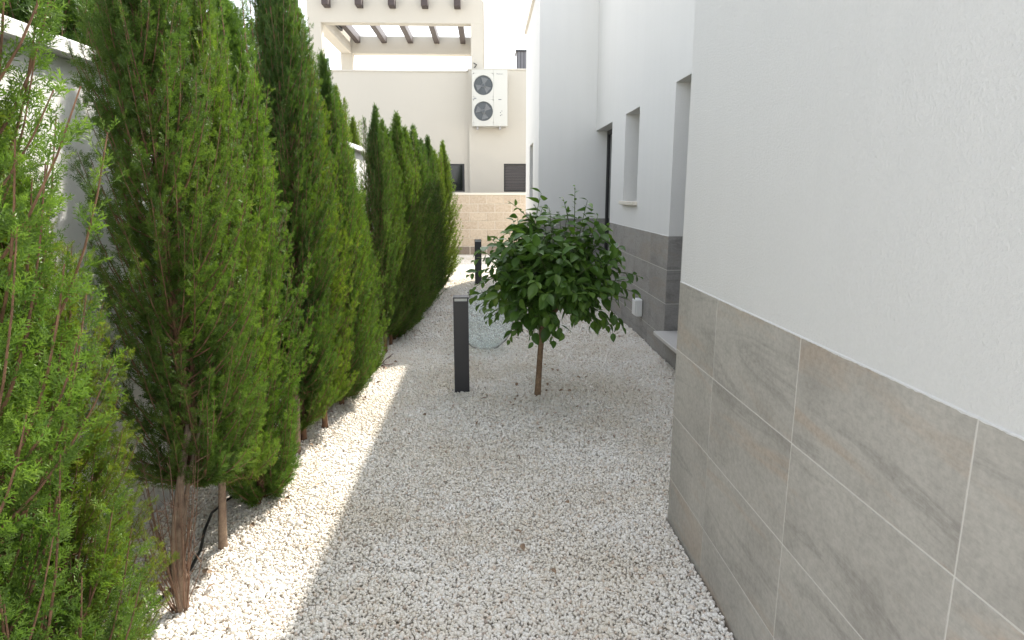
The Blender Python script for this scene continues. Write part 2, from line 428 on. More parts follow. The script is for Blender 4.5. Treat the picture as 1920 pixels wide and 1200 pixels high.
# ---------------------------------------------------------------- villa behind
YV = 17.0
vil = empty('villa', 'cream villa with a rooftop pergola of dark brown joists beyond the end wall', 'house', (0, YV, 0))
def vp(o): o.parent = vil; o.location.y -= YV; return o
TOP = 4.50; XP = -.43; YL = YV+.14
WS = (.46, 1.06, 1.48, 2.20); WL = (-1.25, -.57, 1.48, 2.20)
def pv(x, y, z):
    if x < XP and y < YL: return False
    if WS[0] < x < WS[1] and WS[2] < z < WS[3] and y < YV+.10: return False
    if WL[0] < x < WL[1] and WL[2] < z < WL[3] and y < YL+.10: return False
    return True
vm = solid_grid([-4.45, WL[0], WL[1], XP, WS[0], WS[1], 6], [YV, YV+.10, YL, YL+.10, 25], [0, WS[2], WS[3], TOP], pv)
vp(link('wall', vm, M_cream))
c = MB(); c.box(-4.48, XP-.04, YL-.025, 25, TOP-.03, TOP+.012, .004); c.box(XP-.035, 6, YV-.025, 25, TOP+.001, TOP+.045, .004); vp(c.build('coping', M_cream))
# shuttered window
f = MB(); t = .035
f.box(WS[0], WS[0]+t, YV+.02, YV+.08, WS[2], WS[3]); f.box(WS[1]-t, WS[1], YV+.02, YV+.08, WS[2], WS[3])
f.box(WS[0]+t+.001, WS[1]-t-.001, YV+.02, YV+.08, WS[2], WS[2]+t); f.box(WS[0]+t+.001, WS[1]-t-.001, YV+.02, YV+.08, WS[3]-t, WS[3])
wf = vp(f.build('window', M_frame)); wf['label'] = 'window with closed grey roller shutter'
sh = MB(); z = WS[2]+t+.002
while z < WS[3]-t-.02: sh.box(WS[0]+t+.002, WS[1]-t-.002, YV+.045, YV+.058, z, z+.036, .005); z += .040
o = sh.build('shutter', M_shut); o.parent = wf
f = MB()
f.box(WL[0], WL[0]+t, YL+.02, YL+.08, WL[2], WL[3]); f.box(WL[1]-t-.02, WL[1], YL+.02, YL+.08, WL[2], WL[3])
f.box(WL[0]+t+.001, WL[1]-t-.021, YL+.02, YL+.08, WL[2], WL[2]+t); f.box(WL[0]+t+.001, WL[1]-t-.021, YL+.02, YL+.08, WL[3]-t, WL[3])
wf = vp(f.build('window', M_frame)); wf['label'] = 'window with dark glass partly behind the hedge'
o = MB().box(WL[0]+t, WL[1]-t-.02, YL+.045, YL+.055, WL[2]+t, WL[3]-t).build('pane', M_glass); o.parent = wf
# pergola
PX0, PX1, PR = -4.40, -.06, 20.75; BT, TT = 5.60, 6.22
q = MB()
q.box(PX0, PX1, YV+.01, YV+.30, BT, TT, .004)                    # front fascia
q.box(-4.40, -4.07, YV+.012, YV+.298, TOP+.046, BT-.001); q.box(-.36, PX1-.0, YV+.012, YV+.298, TOP+.046, BT-.001)
vp(q.build('pergola_front', M_cream))
q = MB(); q.box(-.36+.25, PX1+.04, YV+.302, YV+.60, TOP+.046, TT-.01); vp(q.build('pier', M_cream))
q = MB(); q.box(PX0+.001, -4.08, YV+.301, PR-.001, BT+.03, TT); vp(q.build('side_beam', M_cream))
q = MB(); q.box(-.36, PX1-.001, YV+.601, PR-.001, BT+.03, TT-.001); vp(q.build('side_beam', M_cream))
q = MB(); q.box(PX0, PX1, PR, PR+.32, BT+.03, 6.13)
q.box(-4.42, -4.06, PR, PR+.32, TOP, BT+.029); q.box(-.38, PX1, PR+.001, PR+.32, TOP, BT+.029); vp(q.build('pergola_back', M_cream))
for k in range(5):
    x = -3.88+.80*k
    q = MB(); q.box(x-.078, x+.078, YV-.30, PR+.35, 5.93, 6.16, .006); vp(q.build('joist', M_slat))
q = MB(); q.box(-4.06, -3.99, YV+.31, YV+2.2, 5.90, 6.05, .01); vp(q.build('awning_rail', M_frame))
q = MB(); q.tube([(-.28, YV+.0, TOP+.06), (-.22, YV-.01, TOP+.13), (-.30, YV-.02, TOP+.17)], .012); vp(q.build('cable_stub', M_frame))
# rooftop flue housing
fh = empty('flue_housing', 'dark grey ribbed metal box on the villa roof next to the white house', 'roof box', (1.16, 19.2, TOP+.045))
q = MB(); q.box(-.27, .55, -.3, .3, 0, .80); q.build('housing', mat('ribbed_grey_metal', (.17, .17, .19), .45), fh)
q = MB()
for k in range(9): q.box(-.262+k*.09, -.247+k*.09, -.312, -.301, .0, .795)
q.build('rib', M_dark, fh)
q = MB().box(-.31, .6, -.35, .35, .801, .84, .006).build('cap', M_frame, fh)

# ---------------------------------------------------------------- air conditioning unit
ac = empty('air_conditioner', 'cream twin-fan outdoor air conditioning unit bracketed high on the villa wall', 'air conditioner', (-.34, YV-.02, 3.10))
W_, Hh, D_ = .885, 1.34, .33
def disc_hole_panel(mb, cx, cz, r, x0, x1, z0, z1, y, n=48):
    b0 = len(mb.V)
    for k in range(n):
        a_ = 2*math.pi*k/n; dx, dz = math.cos(a_), math.sin(a_)
        tt = min((x1-cx)/abs(dx) if dx > 1e-9 else 9, (cx-x0)/abs(dx) if dx < -1e-9 else 9, (z1-cz)/abs(dz) if dz > 1e-9 else 9, (cz-z0)/abs(dz) if dz < -1e-9 else 9)
        mb.V += [(cx+r*dx, y, cz+r*dz), (cx+tt*dx, y, cz+tt*dz), (cx+r*dx, y+.06, cz+r*dz)]
    for k in range(n):
        k2 = (k+1) % n
        mb.F += [[b0+3*k, b0+3*k+1, b0+3*k2+1, b0+3*k2], [b0+3*k, b0+3*k2, b0+3*k2+2, b0+3*k+2]]
sp = .57
body = MB(); body.box(0, W_, -D_+.02, 0, 0, Hh, .012)
body.build('casing', M_acwhite, ac)
fp = MB()
for zc in (.36, .98):
    disc_hole_panel(fp, .285, zc, .232, .03, .54, zc-.28, zc+.28, -D_-.045)
fp.box(.0, .029, -D_-.045, -D_+.019, 0, Hh, .002); fp.box(.541, W_, -D_-.045, -D_+.019, 0, Hh, .006)
fp.box(.03, .54, -D_-.045, -D_+.019, 0, .079, .002); fp.box(.03, .54, -D_-.045, -D_+.019, .641, .699, .002); fp.box(.03, .54, -D_-.045, -D_+.019, 1.261, Hh, .002)
fp.build('front_panel', M_acwhite, ac)
for zc in (.36, .98):
    f = MB()
    n = 40; b0 = len(f.V); f.V.append((.285, -D_+.012, zc))
    f.V += [(.285+.235*math.cos(2*math.pi*k/n), -D_+.012, zc+.235*math.sin(2*math.pi*k/n)) for k in range(n)]
    f.F += [[0, 1+k, 1+(k+1) % n] for k in range(n)]
    fo = f.build('fan_recess', M_acgrille, ac)
    f = MB()
    for kk in range(3):
        a0 = kk*2.094+.4+zc
        pts = []
        for rr_ in (.05, .2):
            for da in (-.45, .45): pts.append((.285+rr_*math.cos(a0+da), -D_+.0+(-.012 if da > 0 else .006), zc+rr_*math.sin(a0+da)))
        i0 = len(f.V); f.V += pts; f.F.append([i0, i0+1, i0+3, i0+2])
    f.tube([(.285, -D_+.01, zc), (.285, -D_-.02, zc)], .05, 20)
    o = f.build('fan_blades', mat('fan_grey', (.24, .25, .26), .5)); o.parent = fo
    f = MB()
    for rr_ in [.03+.0185*i for i in range(12)]:
        f.tube([(.285+rr_*math.cos(2*math.pi*k/36), -D_-.048, zc+rr_*math.sin(2*math.pi*k/36)) for k in range(37)], .0022, 4, False)
    for k in range(8):
        a_ = 2*math.pi*k/8; f.tube([(.285+.02*math.cos(a_), -D_-.050, zc+.02*math.sin(a_)), (.285+.238*math.cos(a_), -D_-.050, zc+.238*math.sin(a_))], .003, 4)
    f.tube([(.285, -D_-.056, zc), (.285, -D_-.05, zc)], .028, 20)
    o = f.build('fan_guard', M_acgrille); o.parent = fo
def text_mesh(name, body_, size, m_, parent, loc, rot, extr=.001):
    cu = bpy.data.curves.new(name, 'FONT'); cu.body = body_; cu.size = size; cu.extrude = extr; cu.align_x = 'LEFT'
    ob = bpy.data.objects.new(name+'_tmp', cu); COL.objects.link(ob); bpy.context.view_layer.update()
    me = bpy.data.meshes.new_from_object(ob.evaluated_get(bpy.context.evaluated_depsgraph_get()))
    bpy.data.objects.remove(ob); o = link(name, me, m_, parent, loc); o.rotation_euler = rot; return o
M_ink = mat('dark_print', (.05, .06, .09), .5)
text_mesh('brand_lettering', 'Panasonic', .040, M_ink, ac, (.615, -D_-.0465, 1.235), (math.pi/2, 0, 0))
for a_ in ((.66, .735, .632, .648), (.05, .11, .662, .676), (.70, .72, .25, .268), (.70, .72, .32, .338), (.735, .755, .27, .284), (.735, .755, .36, .374)):
    MB().box(a_[0], a_[1], -D_-.0475, -D_-.0455, a_[2], a_[3]).build('small_print', M_ink, ac)
for x in (.13, .70):
    q = MB(); q.box(x-.02, x+.02, -D_-.02, 0.02, -.045, -.004);  q.box(x-.03, x+.03, -D_-.03, -D_+.03, -.085, -.046, .006)
    q.build('bracket', mat('galvanised', (.35, .34, .33), .45, .6), ac)

# ---------------------------------------------------------------- bollard lights
def bollard(x, y, label):
    t = empty('bollard_light', label, 'bollard light', (x, y, 0), math.radians(2), 'square black bollard lights along the path')
    MB().box(-.054, .054, -.054, .054, .0, .70, .002).build('post', M_dark, t)
    MB().box(-.045, .045, -.045, .045, .7005, .722, .001).build('lens', M_lens, t)
    q = MB()
    for sx in (-1, 1):
        q.box(min(sx*.054, sx*.0455), max(sx*.054, sx*.0455), -.054, .054, .7002, .7225)
    q.box(-.045, .045, .046, .054, .7002, .7225); q.box(-.054, .054, -.054, .054, .7228, .731, .001)
    q.build('cap', M_dark, t)
    MB().box(-.075, .075, -.075, .075, 0, .02, .003).build('base_plate', M_dark, t)
bollard(-.19, 4.50, 'square black metal bollard light standing in gravel left of the lemon tree trunk')
bollard(-.14, 10.1, 'far black bollard light mostly hidden behind the left edge of the lemon tree crown')

# ---------------------------------------------------------------- glass vase
vz = empty('glass_vase', 'round clear crackled glass vase standing on gravel behind the bollard light', 'vase', (-.02, 5.80, .02))
prof = [(0, .0), (.09, .0), (.15, .03), (.22, .10), (.275, .19), (.295, .29), (.285, .38), (.25, .46), (.205, .52), (.17, .56), (.165, .585), (.18, .61)]
inn = [(r-.012, z) for r, z in prof[::-1] if r > .1]+[(.08, .018), (0, .018)]
P_ = prof+inn; n = 56; Vv = []; Fv = []
for i, (r, z) in enumerate(P_):
    for k in range(n):
        a_ = 2*math.pi*k/n; wob = 1+.012*math.sin(9*a_+z*40)+.008*math.sin(17*a_-z*55)
        Vv.append((r*wob*math.cos(a_), r*wob*math.sin(a_), z))
for i in range(len(P_)-1):
    for k in range(n): k2 = (k+1) % n; Fv.append([i*n+k, i*n+k2, (i+1)*n+k2, (i+1)*n+k])
gmt = mat('crackled_glass', (.9, .95, .97), .08)
vo = N(gmt, 'ShaderNodeTexVoronoi', feature='DISTANCE_TO_EDGE'); vo.inputs['Scale'].default_value = 30; tc = N(gmt, 'ShaderNodeTexCoord'); L(gmt, tc.outputs['Object'], vo.inputs[0])
vc = N(gmt, 'ShaderNodeTexVoronoi'); vc.inputs['Scale'].default_value = 30; L(gmt, tc.outputs['Object'], vc.inputs[0])
crack = ramp(gmt, [(0, (.30,)*3), (.05, (.015,)*3)], vo.outputs['Distance'])
tp = N(gmt, 'ShaderNodeBsdfTransparent'); tp.inputs[0].default_value = (.96, .985, .99, 1)
mx = N(gmt, 'ShaderNodeMixShader'); L(gmt, crack, mx.inputs[0]); L(gmt, tp.outputs[0], mx.inputs[1]); L(gmt, B(gmt).outputs[0], mx.inputs[2])
gl_ = N(gmt, 'ShaderNodeBsdfGlossy'); gl_.inputs['Roughness'].default_value = .08
fr_ = N(gmt, 'ShaderNodeFresnel'); fr_.inputs[0].default_value = 1.035; bmp = N(gmt, 'ShaderNodeBump'); bmp.inputs['Distance'].default_value = .012; L(gmt, vc.outputs['Color'], bmp.inputs['Height'])
L(gmt, bmp.outputs[0], fr_.inputs[1]); L(gmt, bmp.outputs[0], gl_.inputs['Normal'])
mx2 = N(gmt, 'ShaderNodeMixShader'); L(gmt, fr_.outputs[0], mx2.inputs[0]); L(gmt, mx.outputs[0], mx2.inputs[1]); L(gmt, gl_.outputs[0], mx2.inputs[2])
L(gmt, mx2.outputs[0], gmt.node_tree.nodes['Material Output'].inputs['Surface'])
vz.scale = (.9, .9, .88); link('glass_body', new_mesh('glass_body', Vv, Fv, True), gmt, vz)

# ---------------------------------------------------------------- foliage
def leaf_mat(name, stops, trans=.3, rough=.5, spec=.35, objcol=True, nsc=3.0):
    m = mat(name, stops[0][1], rough, spec=spec)
    a = attrn(m, 'rnd'); nz = noise(m, nsc, 3, .6)
    ad = N(m, 'ShaderNodeMath', operation='MULTIPLY_ADD'); L(m, a.outputs['Fac'], ad.inputs[0]); ad.inputs[1].default_value = .55
    sb = N(m, 'ShaderNodeMath', operation='MULTIPLY_ADD'); L(m, nz, sb.inputs[0]); sb.inputs[1].default_value = 1.1; sb.inputs[2].default_value = -.32
    L(m, sb.outputs[0], ad.inputs[2])
    col = ramp(m, stops, ad.outputs[0])
    if objcol:
        oi = N(m, 'ShaderNodeObjectInfo'); col = mixc(m, col, oi.outputs['Color'], 1, 'MULTIPLY')
    L(m, col, B(m).inputs['Base Color'])
    tr = N(m, 'ShaderNodeBsdfTranslucent'); tcx = mixc(m, col, (1.25, 1.35, .6), 1, 'MULTIPLY'); L(m, tcx, tr.inputs['Color'])
    mx = N(m, 'ShaderNodeMixShader'); mx.inputs[0].default_value = trans
    out = m.node_tree.nodes['Material Output']
    L(m, B(m).outputs[0], mx.inputs[1]); L(m, tr.outputs[0], mx.inputs[2]); L(m, mx.outputs[0], out.inputs['Surface'])
    return m
M_cyp = leaf_mat('cypress_scale_leaf', [(.0, (.034, .068, .016)), (.35, (.066, .122, .026)), (.7, (.112, .182, .036)), (1, (.20, .255, .058))])
bark = mat('cypress_bark', (.16, .09, .055), .9); nz = noise(bark, 30, 5, .7)
L(bark, ramp(bark, [(.3, (.10, .055, .035)), (.6, (.24, .13, .075)), (.8, (.33, .22, .15))], nz), B(bark).inputs['Base Color']); bump(bark, nz, .6, .01)
bark2 = mat('bare_trunk_bark', (.3, .22, .16), .9); nz = noise(bark2, 26, 6, .7)
L(bark2, ramp(bark2, [(.3, (.17, .11, .08)), (.6, (.34, .25, .18)), (.8, (.45, .36, .27))], nz), B(bark2).inputs['Base Color']); bump(bark2, nz, .6, .01)

def spray_templates(rng, count=10):
    """flattened branching fans of scale-leaf twigs; x across, y along, z thickness"""
    out = []
    for _ in range(count):
        V = []; F = []; tip = []
        def twig(p, d, ln, w, t0, t1):
            nrm = np.array([rng.normal(0, .5), rng.normal(0, .3), 1.]); sd = np.cross(d, nrm); sd /= np.linalg.norm(sd)
            k = len(V); w = w*1.15; V.extend([p-sd*w*.35, p+d*ln*.45-sd*w*.5, p+d*ln, p+d*ln*.45+sd*w*.5]); F.append([k, k+1, k+2, k+3]); tip.extend([t0, (t0+t1)/2, t1, (t0+t1)/2])
        L_ = 1.0; bend = rng.uniform(-.25, .25)
        ax = lambda t: np.array([bend*t*t, t*L_, .12*math.sin(3*t)])
        for k in range(3):
            p = ax(k/3); d = ax((k+1)/3)-p; l = np.linalg.norm(d); twig(p, d/l, l*1.1, .05, k/3, (k+1)/3)
        nt_ = 11
        for i in range(nt_):
            t = .10+.86*i/nt_; s_ = 1 if i % 2 else -1
            p = ax(t); ang = s_*math.radians(rng.uniform(28, 50)); ln = .42*(1-.62*t)*rng.uniform(.75, 1.25)
            d = np.array([math.sin(ang), math.cos(ang), rng.normal(0, .22)]); d /= np.linalg.norm(d)
            twig(p, d, ln, .05, t, 1)
            for q in (.38, .68) if i < 9 else ():
                p2 = p+d*ln*q; a2 = ang+(-s_ if q < .5 else s_)*math.radians(rng.uniform(22, 40))
                d2 = np.array([math.sin(a2), math.cos(a2), rng.normal(0, .3)]); d2 /= np.linalg.norm(d2); twig(p2, d2, ln*.5, .045, t, 1)
        out.append((np.array(V), np.array(F), np.array(tip)))
    n = min(len(o[0]) for o in out)
    return out
TPL = spray_templates(np.random.default_rng(11))

def make_crown(seed, nplume, per, lead, zbare=.0, size=.062, fill=1.0):
    """unit column: z 0..1, radius 1 ; real sizes are applied on the points, not on the twigs"""
    rng = np.random.default_rng(seed)
    H_, R_ = 2.4, .25
    def prof(t):
        return R_*min(1, (max(t, 0)/.10+.12)**.6)*max(0.02, 1-max(0, (t-.40)/.61)**1.9)
    lump = lambda a, t: 1+.12*math.sin(2*a+5*t+seed)+.13*math.sin(3*a-9*t+2*seed)+.06*math.sin(5*a+17*t)
    P = []; D = []; SZ = []; tb = MB(); tubes = []
    leads = [(rng.uniform(-.13, .13), rng.uniform(-.13, .13), rng.uniform(.80, .98)) for _ in range(lead)]; leads[0] = (0, 0, 1.)
    for lx, ly, lt in leads:
        zs = np.linspace(.0, lt*H_, 14); pts = [(lx*min(1, z/.5)+.012*math.sin(z*5+lx*40), ly*min(1, z/.5)+.012*math.cos(z*4+ly*30), z) for z in zs]
        tubes.append((pts, [max(.002, .006*(1-z/(lt*H_))**.8+.002) for z in zs]))
        for z in np.linspace(lt*H_*.62, lt*H_, 200):
            k = (z-lt*H_*.62)/(lt*H_*.38); r = .085*(1-k)**.8+.006; a = rng.uniform(0, 6.283)
            p = np.array([lx+math.cos(a)*r*rng.uniform(.2, 1), ly+math.sin(a)*r*rng.uniform(.2, 1), z])
            d = np.array([math.cos(a)*.5, math.sin(a)*.5, 1.1])+rng.normal(0, .15, 3); P.append(p); D.append(d); SZ.append(size*rng.uniform(.6, 1.0))
    for i in range(nplume):
        t1 = ((i+.5)/nplume)**.92*.98+.03; a = i*2.39996+rng.normal(0, .35)
        t1 = min(.99, t1+rng.normal(0, .015))
        r1 = prof(t1)*lump(a, t1)*rng.uniform(.70, 1.20)
        ln = rng.uniform(.26, .52)
        h0 = max(.01, t1*H_-ln); b = leads[rng.integers(len(leads))]
        s0 = np.array([b[0]*.8, b[1]*.8, h0]); e0 = np.array([math.cos(a)*r1, math.sin(a)*r1, t1*H_])
        c0 = s0*.35+e0*.65; c0[2] = h0+.18*(e0[2]-h0)
        K = per; ts = np.linspace(0, 1, 8)
        bz = lambda t: (1-t)**2*s0+2*t*(1-t)*c0+t*t*e0
        if t1 < .93: tubes.append(([tuple(bz(t)) for t in ts], [.003*(1-t)+.001 for t in ts]))
        out_ = np.array([math.cos(a), math.sin(a), 0])
        for k in range(K):
            t = rng.uniform(.06, 1)**.8; p = bz(t); tg = bz(min(1, t+.05))-bz(t-.05); tg /= np.linalg.norm(tg)
            sd = rng.normal(0, 1, 3); sd -= tg*sd.dot(tg); sd /= np.linalg.norm(sd)
            d = tg*rng.uniform(.5, 1.0)+sd*rng.uniform(.35, .9)+out_*.25+np.array([0, 0, .35])
            P.append(p+sd*rng.uniform(0, .012)); D.append(d); SZ.append(size*rng.uniform(.6, 1.25)*(1.1-.35*t))
    P = np.array(P); D = np.array(D); SZ = np.array(SZ); D /= np.linalg.norm(D, axis=1)[:, None]
    n = len(P); rol = rng.normal(0, 1, (n, 3)); X = np.cross(D, rol); X /= np.linalg.norm(X, axis=1)[:, None]; Z = np.cross(X, D)
    VV = []; FF = []; RR = []; o = 0; which = rng.integers(0, len(TPL), n); rv = rng.uniform(0, 1, n)
    for w_ in range(len(TPL)):
        v, f, tp = TPL[w_]; idx = np.where(which == w_)[0]; m_ = len(idx)
        T_ = v[None]*SZ[idx][:, None, None]
        G_ = P[idx][:, None]+T_[:, :, :1]*X[idx][:, None]+T_[:, :, 1:2]*D[idx][:, None]+T_[:, :, 2:]*Z[idx][:, None]
        VV.append(G_.reshape(-1, 3)); FF.append((f[None]+o+np.arange(m_)[:, None, None]*len(v)).reshape(-1, 4)); o += m_*len(v)
        RR.append(np.clip(rv[idx][:, None]*.7+tp[None]*.35, 0, 1).ravel())
    me = new_mesh('crown', np.concatenate(VV), np.concatenate(FF)); attr(me, 'rnd', np.concatenate(RR)); me.materials.append(M_cyp)
    for pts, rad in tubes: tb.tube(pts, rad, 5, False)
    tm = new_mesh('trunk', tb.V, tb.F, True); tm.materials.append(bark)
    return me, tm
CR = [make_crown(21+k, 350, 58, 6, size=.046) for k in range(4)]

def trunk_mesh(z1, seed, stems=1, off=(0, 0)):
    rng = random.Random(seed); q = MB()
    for s_ in range(stems):
        ox, oy = (0, 0) if s_ == 0 else (rng.uniform(-.05, .05), rng.uniform(-.05, .05))
        r0 = .017 if s_ == 0 else .009
        pts = [(ox*(.3+z)+off[0]*(z/z1)**2+.006*math.sin(z*9+s_), oy*(.3+z)+off[1]*(z/z1)**2+.006*math.cos(z*8+s_), z) for z in np.linspace(0, z1, 12)]
        q.tube(pts, [r0*(1.35 if i == 0 else 1.08-.035*i) for i in range(12)], 9)
    return q
def cypress(name, x, y, rad, top, z0, var, rz, col, label, group, stems=1, depth=1.0, off=(0, 0), tilt=0):
    rad *= 1.13
    t = empty(name, label, 'tree', (x, y, 0), 0, group)
    me, tm = CR[var]
    sz = (top-z0)/2.4
    c = bpy.data.objects.new('crown', me); COL.objects.link(c); c.parent = t; c.location = (*off, z0); c.rotation_mode = 'ZXY'; c.rotation_euler = (tilt, 0, rz); c.scale = (rad/.25, rad/.25*depth, sz); c.color = (*col, 1)
    tq = trunk_mesh(z0+.25, int(y*100), stems, off).build('trunk', bark2 if z0 > .25 else bark, t, True)
    b = bpy.data.objects.new('limbs', tm); COL.objects.link(b); b.parent = tq; b.location = (*off, z0); b.rotation_mode = 'ZXY'; b.rotation_euler = (tilt, 0, rz); b.scale = (rad/.25, rad/.25*depth, sz)
    return t
G1 = 'cypress trees of the hedge along the garden wall'
HEDGE = [ # x, y, radius, top, z0, crown offset, colour, label
 (-1.24, .93, .265, 2.9, .03, (0, 0), (1.15, 1.15, 1), 'bright green cypress cut off by the left edge of the photo, nearest of the hedge'),
 (-1.19, 1.24, .272, 3.3, .03, (0, 0), (1.22, 1.22, 1.0), 'broad bright green cypress filling the bottom left corner with reddish stems showing'),
 (-1.15, 1.60, .165, 1.66, .06, (0, 0), (1.6, 1.3, .8), 'short yellowish cypress tucked behind the broad bright one at bottom left'),
 (-1.08, 2.02, .185, 2.65, .40, (.01, .19), (1.0, 1.0, .9), 'tall dark cypress with a bare split trunk and white wall showing to its left'),
 (-1.10, 2.42, .17, 2.6, .26, (.02, .12), (1.25, 1.2, .9), 'tall cypress right behind the bare split trunk, its thin stem bare near the gravel'),
 (-1.09, 2.86, .18, 2.35, .02, (.0, 0), (1.15, 1.2, .9), 'bushy green cypress, its skirt nearly touching the gravel before the thin pole trunk'),
 (-1.08, 3.40, .17, 2.85, .34, (.05, .08), (.78, .85, .8), 'dark cypress on a thin bare pole trunk, third gap of the hedge from the front'),
 (-1.03, 3.82, .16, 2.45, .14, (0, 0), (1.5, 1.3, .8), 'yellow green cypress between the thin bare pole trunk and the dark pointed one'),
 (-1.02, 4.25, .17, 2.32, .05, (0, 0), (.85, .9, .9), 'dark pointed cypress rising against the left pier of the pergola'),
 (-1.00, 4.72, .13, 1.80, .10, (0, 0), (1.15, 1.15, .8), 'slim low cypress just before the gap where the wall coping shows'),
 (-.93, 5.62, .13, 2.18, .22, (.0, 0), (.85, .9, .85), 'slim dark cypress just past the coping gap, with brown dead twigs at its foot'),
 (-.93, 5.95, .16, 2.10, .12, (0, 0), (1.15, 1.1, .85), 'cypress second past the coping gap with a ragged double tip'),
 (-.87, 6.45, .19, 2.22, .08, (0, 0), (1.05, 1.05, .85), 'cypress third past the coping gap with a tall spiky tip'),
 (-.86, 7.05, .18, 2.15, .06, (0, 0), (1.2, 1.15, .85), 'cypress fourth past the coping gap, its tip just below the one before'),
 (-.84, 7.65, .20, 2.22, .06, (0, 0), (1.0, 1.05, .85), 'cypress fifth past the coping gap with a rounded green top'),
 (-.82, 8.30, .19, 2.12, .06, (0, 0), (.7, .75, .75), 'dark cypress near the far end, dark green from top to foot'),
 (-.80, 9.00, .18, 2.22, .06, (0, 0), (.75, .8, .8), 'dark cypress near the far end with a thin pointed tip'),
 (-.77, 9.80, .19, 2.08, .08, (0, 0), (1.6, 1.4, .85), 'sunlit yellow green cypress second from the far end of the hedge'),
 (-.70, 10.6, .19, 2.28, .10, (0, 0), (1.7, 1.5, .85), 'last sunlit yellow green cypress at the far end in front of the villa window'),
 (-1.10, 3.60, .16, 2.80, .10, (0, 0), (1.05, 1.05, .85), 'tall mid green cypress whose tip leaves the top of the photo left of the pergola'),
 (-1.12, 4.04, .16, 2.60, .08, (0, 0), (1.0, 1.05, .85), 'mid green cypress wedged between the yellow green one and the dark pointed one'),
 (-1.00, 4.48, .15, 2.08, .05, (0, 0), (1.25, 1.2, .85), 'low bright cypress at the right foot of the dark pointed one'),
 (-.99, 4.95, .13, 1.48, .03, (0, 0), (1.1, 1.15, .85), 'short cypress bush at the foot of the coping gap'),
 (-.93, 6.20, .16, 2.05, .05, (0, 0), (.9, .95, .85), 'narrow cypress filling in behind the double tipped one'),
 (-.90, 6.75, .16, 2.16, .05, (0, 0), (1.15, 1.1, .85), 'narrow lighter cypress just past the tall spiky tip'),
 (-.88, 7.35, .17, 2.05, .04, (0, 0), (.85, .9, .85), 'narrow cypress before the rounded green top'),
 (-.85, 7.98, .17, 2.14, .04, (0, 0), (.8, .85, .85), 'narrow dark cypress just past the rounded green top'),
 (-.82, 8.65, .17, 2.05, .04, (0, 0), (.75, .8, .8), 'low dark cypress between the two dark ones near the far end'),
 (-.79, 9.40, .17, 2.12, .04, (0, 0), (1.0, 1.0, .8), 'cypress where the dark end of the hedge meets the sunlit one'),
]
for i, (x, y, r, top, z0, off, colr, lab) in enumerate(HEDGE):
    cypress('cypress', x, y, r*1.04, top, z0, (i*3+1) % 4, i*1.7, colr, lab, G1, 3 if i == 3 else 1, 1.08, off, {3: .045, 4: .03}.get(i, 0))
G2 = 'trees standing behind the garden wall'
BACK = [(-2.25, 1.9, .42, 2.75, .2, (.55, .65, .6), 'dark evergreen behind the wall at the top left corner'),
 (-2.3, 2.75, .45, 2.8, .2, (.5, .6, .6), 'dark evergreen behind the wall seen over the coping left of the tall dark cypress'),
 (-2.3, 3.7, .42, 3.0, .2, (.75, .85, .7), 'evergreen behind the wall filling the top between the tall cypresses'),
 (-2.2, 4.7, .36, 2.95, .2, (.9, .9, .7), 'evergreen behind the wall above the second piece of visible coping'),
 (-3.6, 5.2, .85, 5.6, .2, (.55, .65, .6), 'tall broad evergreen added behind the garden wall to block sky light, nearest of the broad ones'),  # this and the next two: added trees, mostly hidden, cutting sky light on the recessed wall
 (-3.9, 6.9, .85, 5.9, .2, (.55, .65, .6), 'tall broad evergreen added to block sky light, middle of the broad ones behind the garden wall'),
 (-4.3, 8.7, .8, 5.9, .2, (.55, .65, .6), 'tall broad evergreen added to block sky light, farthest back of the broad ones behind the garden wall'),
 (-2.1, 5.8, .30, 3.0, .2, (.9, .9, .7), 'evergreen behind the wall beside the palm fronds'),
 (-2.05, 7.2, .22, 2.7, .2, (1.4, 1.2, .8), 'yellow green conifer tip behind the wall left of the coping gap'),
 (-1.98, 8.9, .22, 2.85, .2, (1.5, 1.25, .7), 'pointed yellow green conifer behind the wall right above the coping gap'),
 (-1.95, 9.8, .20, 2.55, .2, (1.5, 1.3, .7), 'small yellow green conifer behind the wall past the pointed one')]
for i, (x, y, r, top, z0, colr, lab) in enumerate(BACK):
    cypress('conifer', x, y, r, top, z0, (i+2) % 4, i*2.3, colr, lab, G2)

# palm behind the wall
def palm(x, y, z, label, seed, n=13, L_=.8):
    t = empty('fan_palm', label, 'palm tree', (x, y, 0), 0, 'palms behind the garden wall'); rng = random.Random(seed)
    q = MB().tube([(0, 0, 0), (.03, 0, z*.5), (0, 0, z)], [.11, .10, .09], 10); q.build('trunk', bark, t, True)
    Mp = leaf_palm
    for k in range(n):
        a = k*2.4+rng.uniform(-.3, .3); el = rng.uniform(.1, 1.35); d = Vector((math.cos(a)*math.cos(el), math.sin(a)*math.cos(el), math.sin(el)))
        o = Vector((0, 0, z)); c = o+d*L_*.55; sd = d.cross(Vector((0, 0, 1))).normalized(); f = MB(); f.tube([o, c], .008, 5)
        for j_ in range(-9, 10):
            an = j_*.13; dd = (d*math.cos(an)+sd*math.sin(an)).normalized(); ln = L_*.62*(1-.25*abs(j_)/9)
            e = c+dd*ln+Vector((0, 0, -.10*abs(j_)/9-.03)); wv = dd.cross(d.cross(sd)).normalized()*.010
            mid = c+dd*ln*.5+Vector((0, 0, .01)); i0 = len(f.V); f.V += [tuple(c), tuple(mid-wv), tuple(e), tuple(mid+wv)]; f.F.append([i0, i0+1, i0+2, i0+3])
        f.build('frond', Mp, t)
leaf_palm = leaf_mat('palm_leaf', [(0, (.05, .10, .03)), (1, (.12, .18, .05))], .3, objcol=False)
palm(-2.55, 6.5, 2.55, 'fan palm whose fronds poke up between the cypress tops near the pergola', 3)
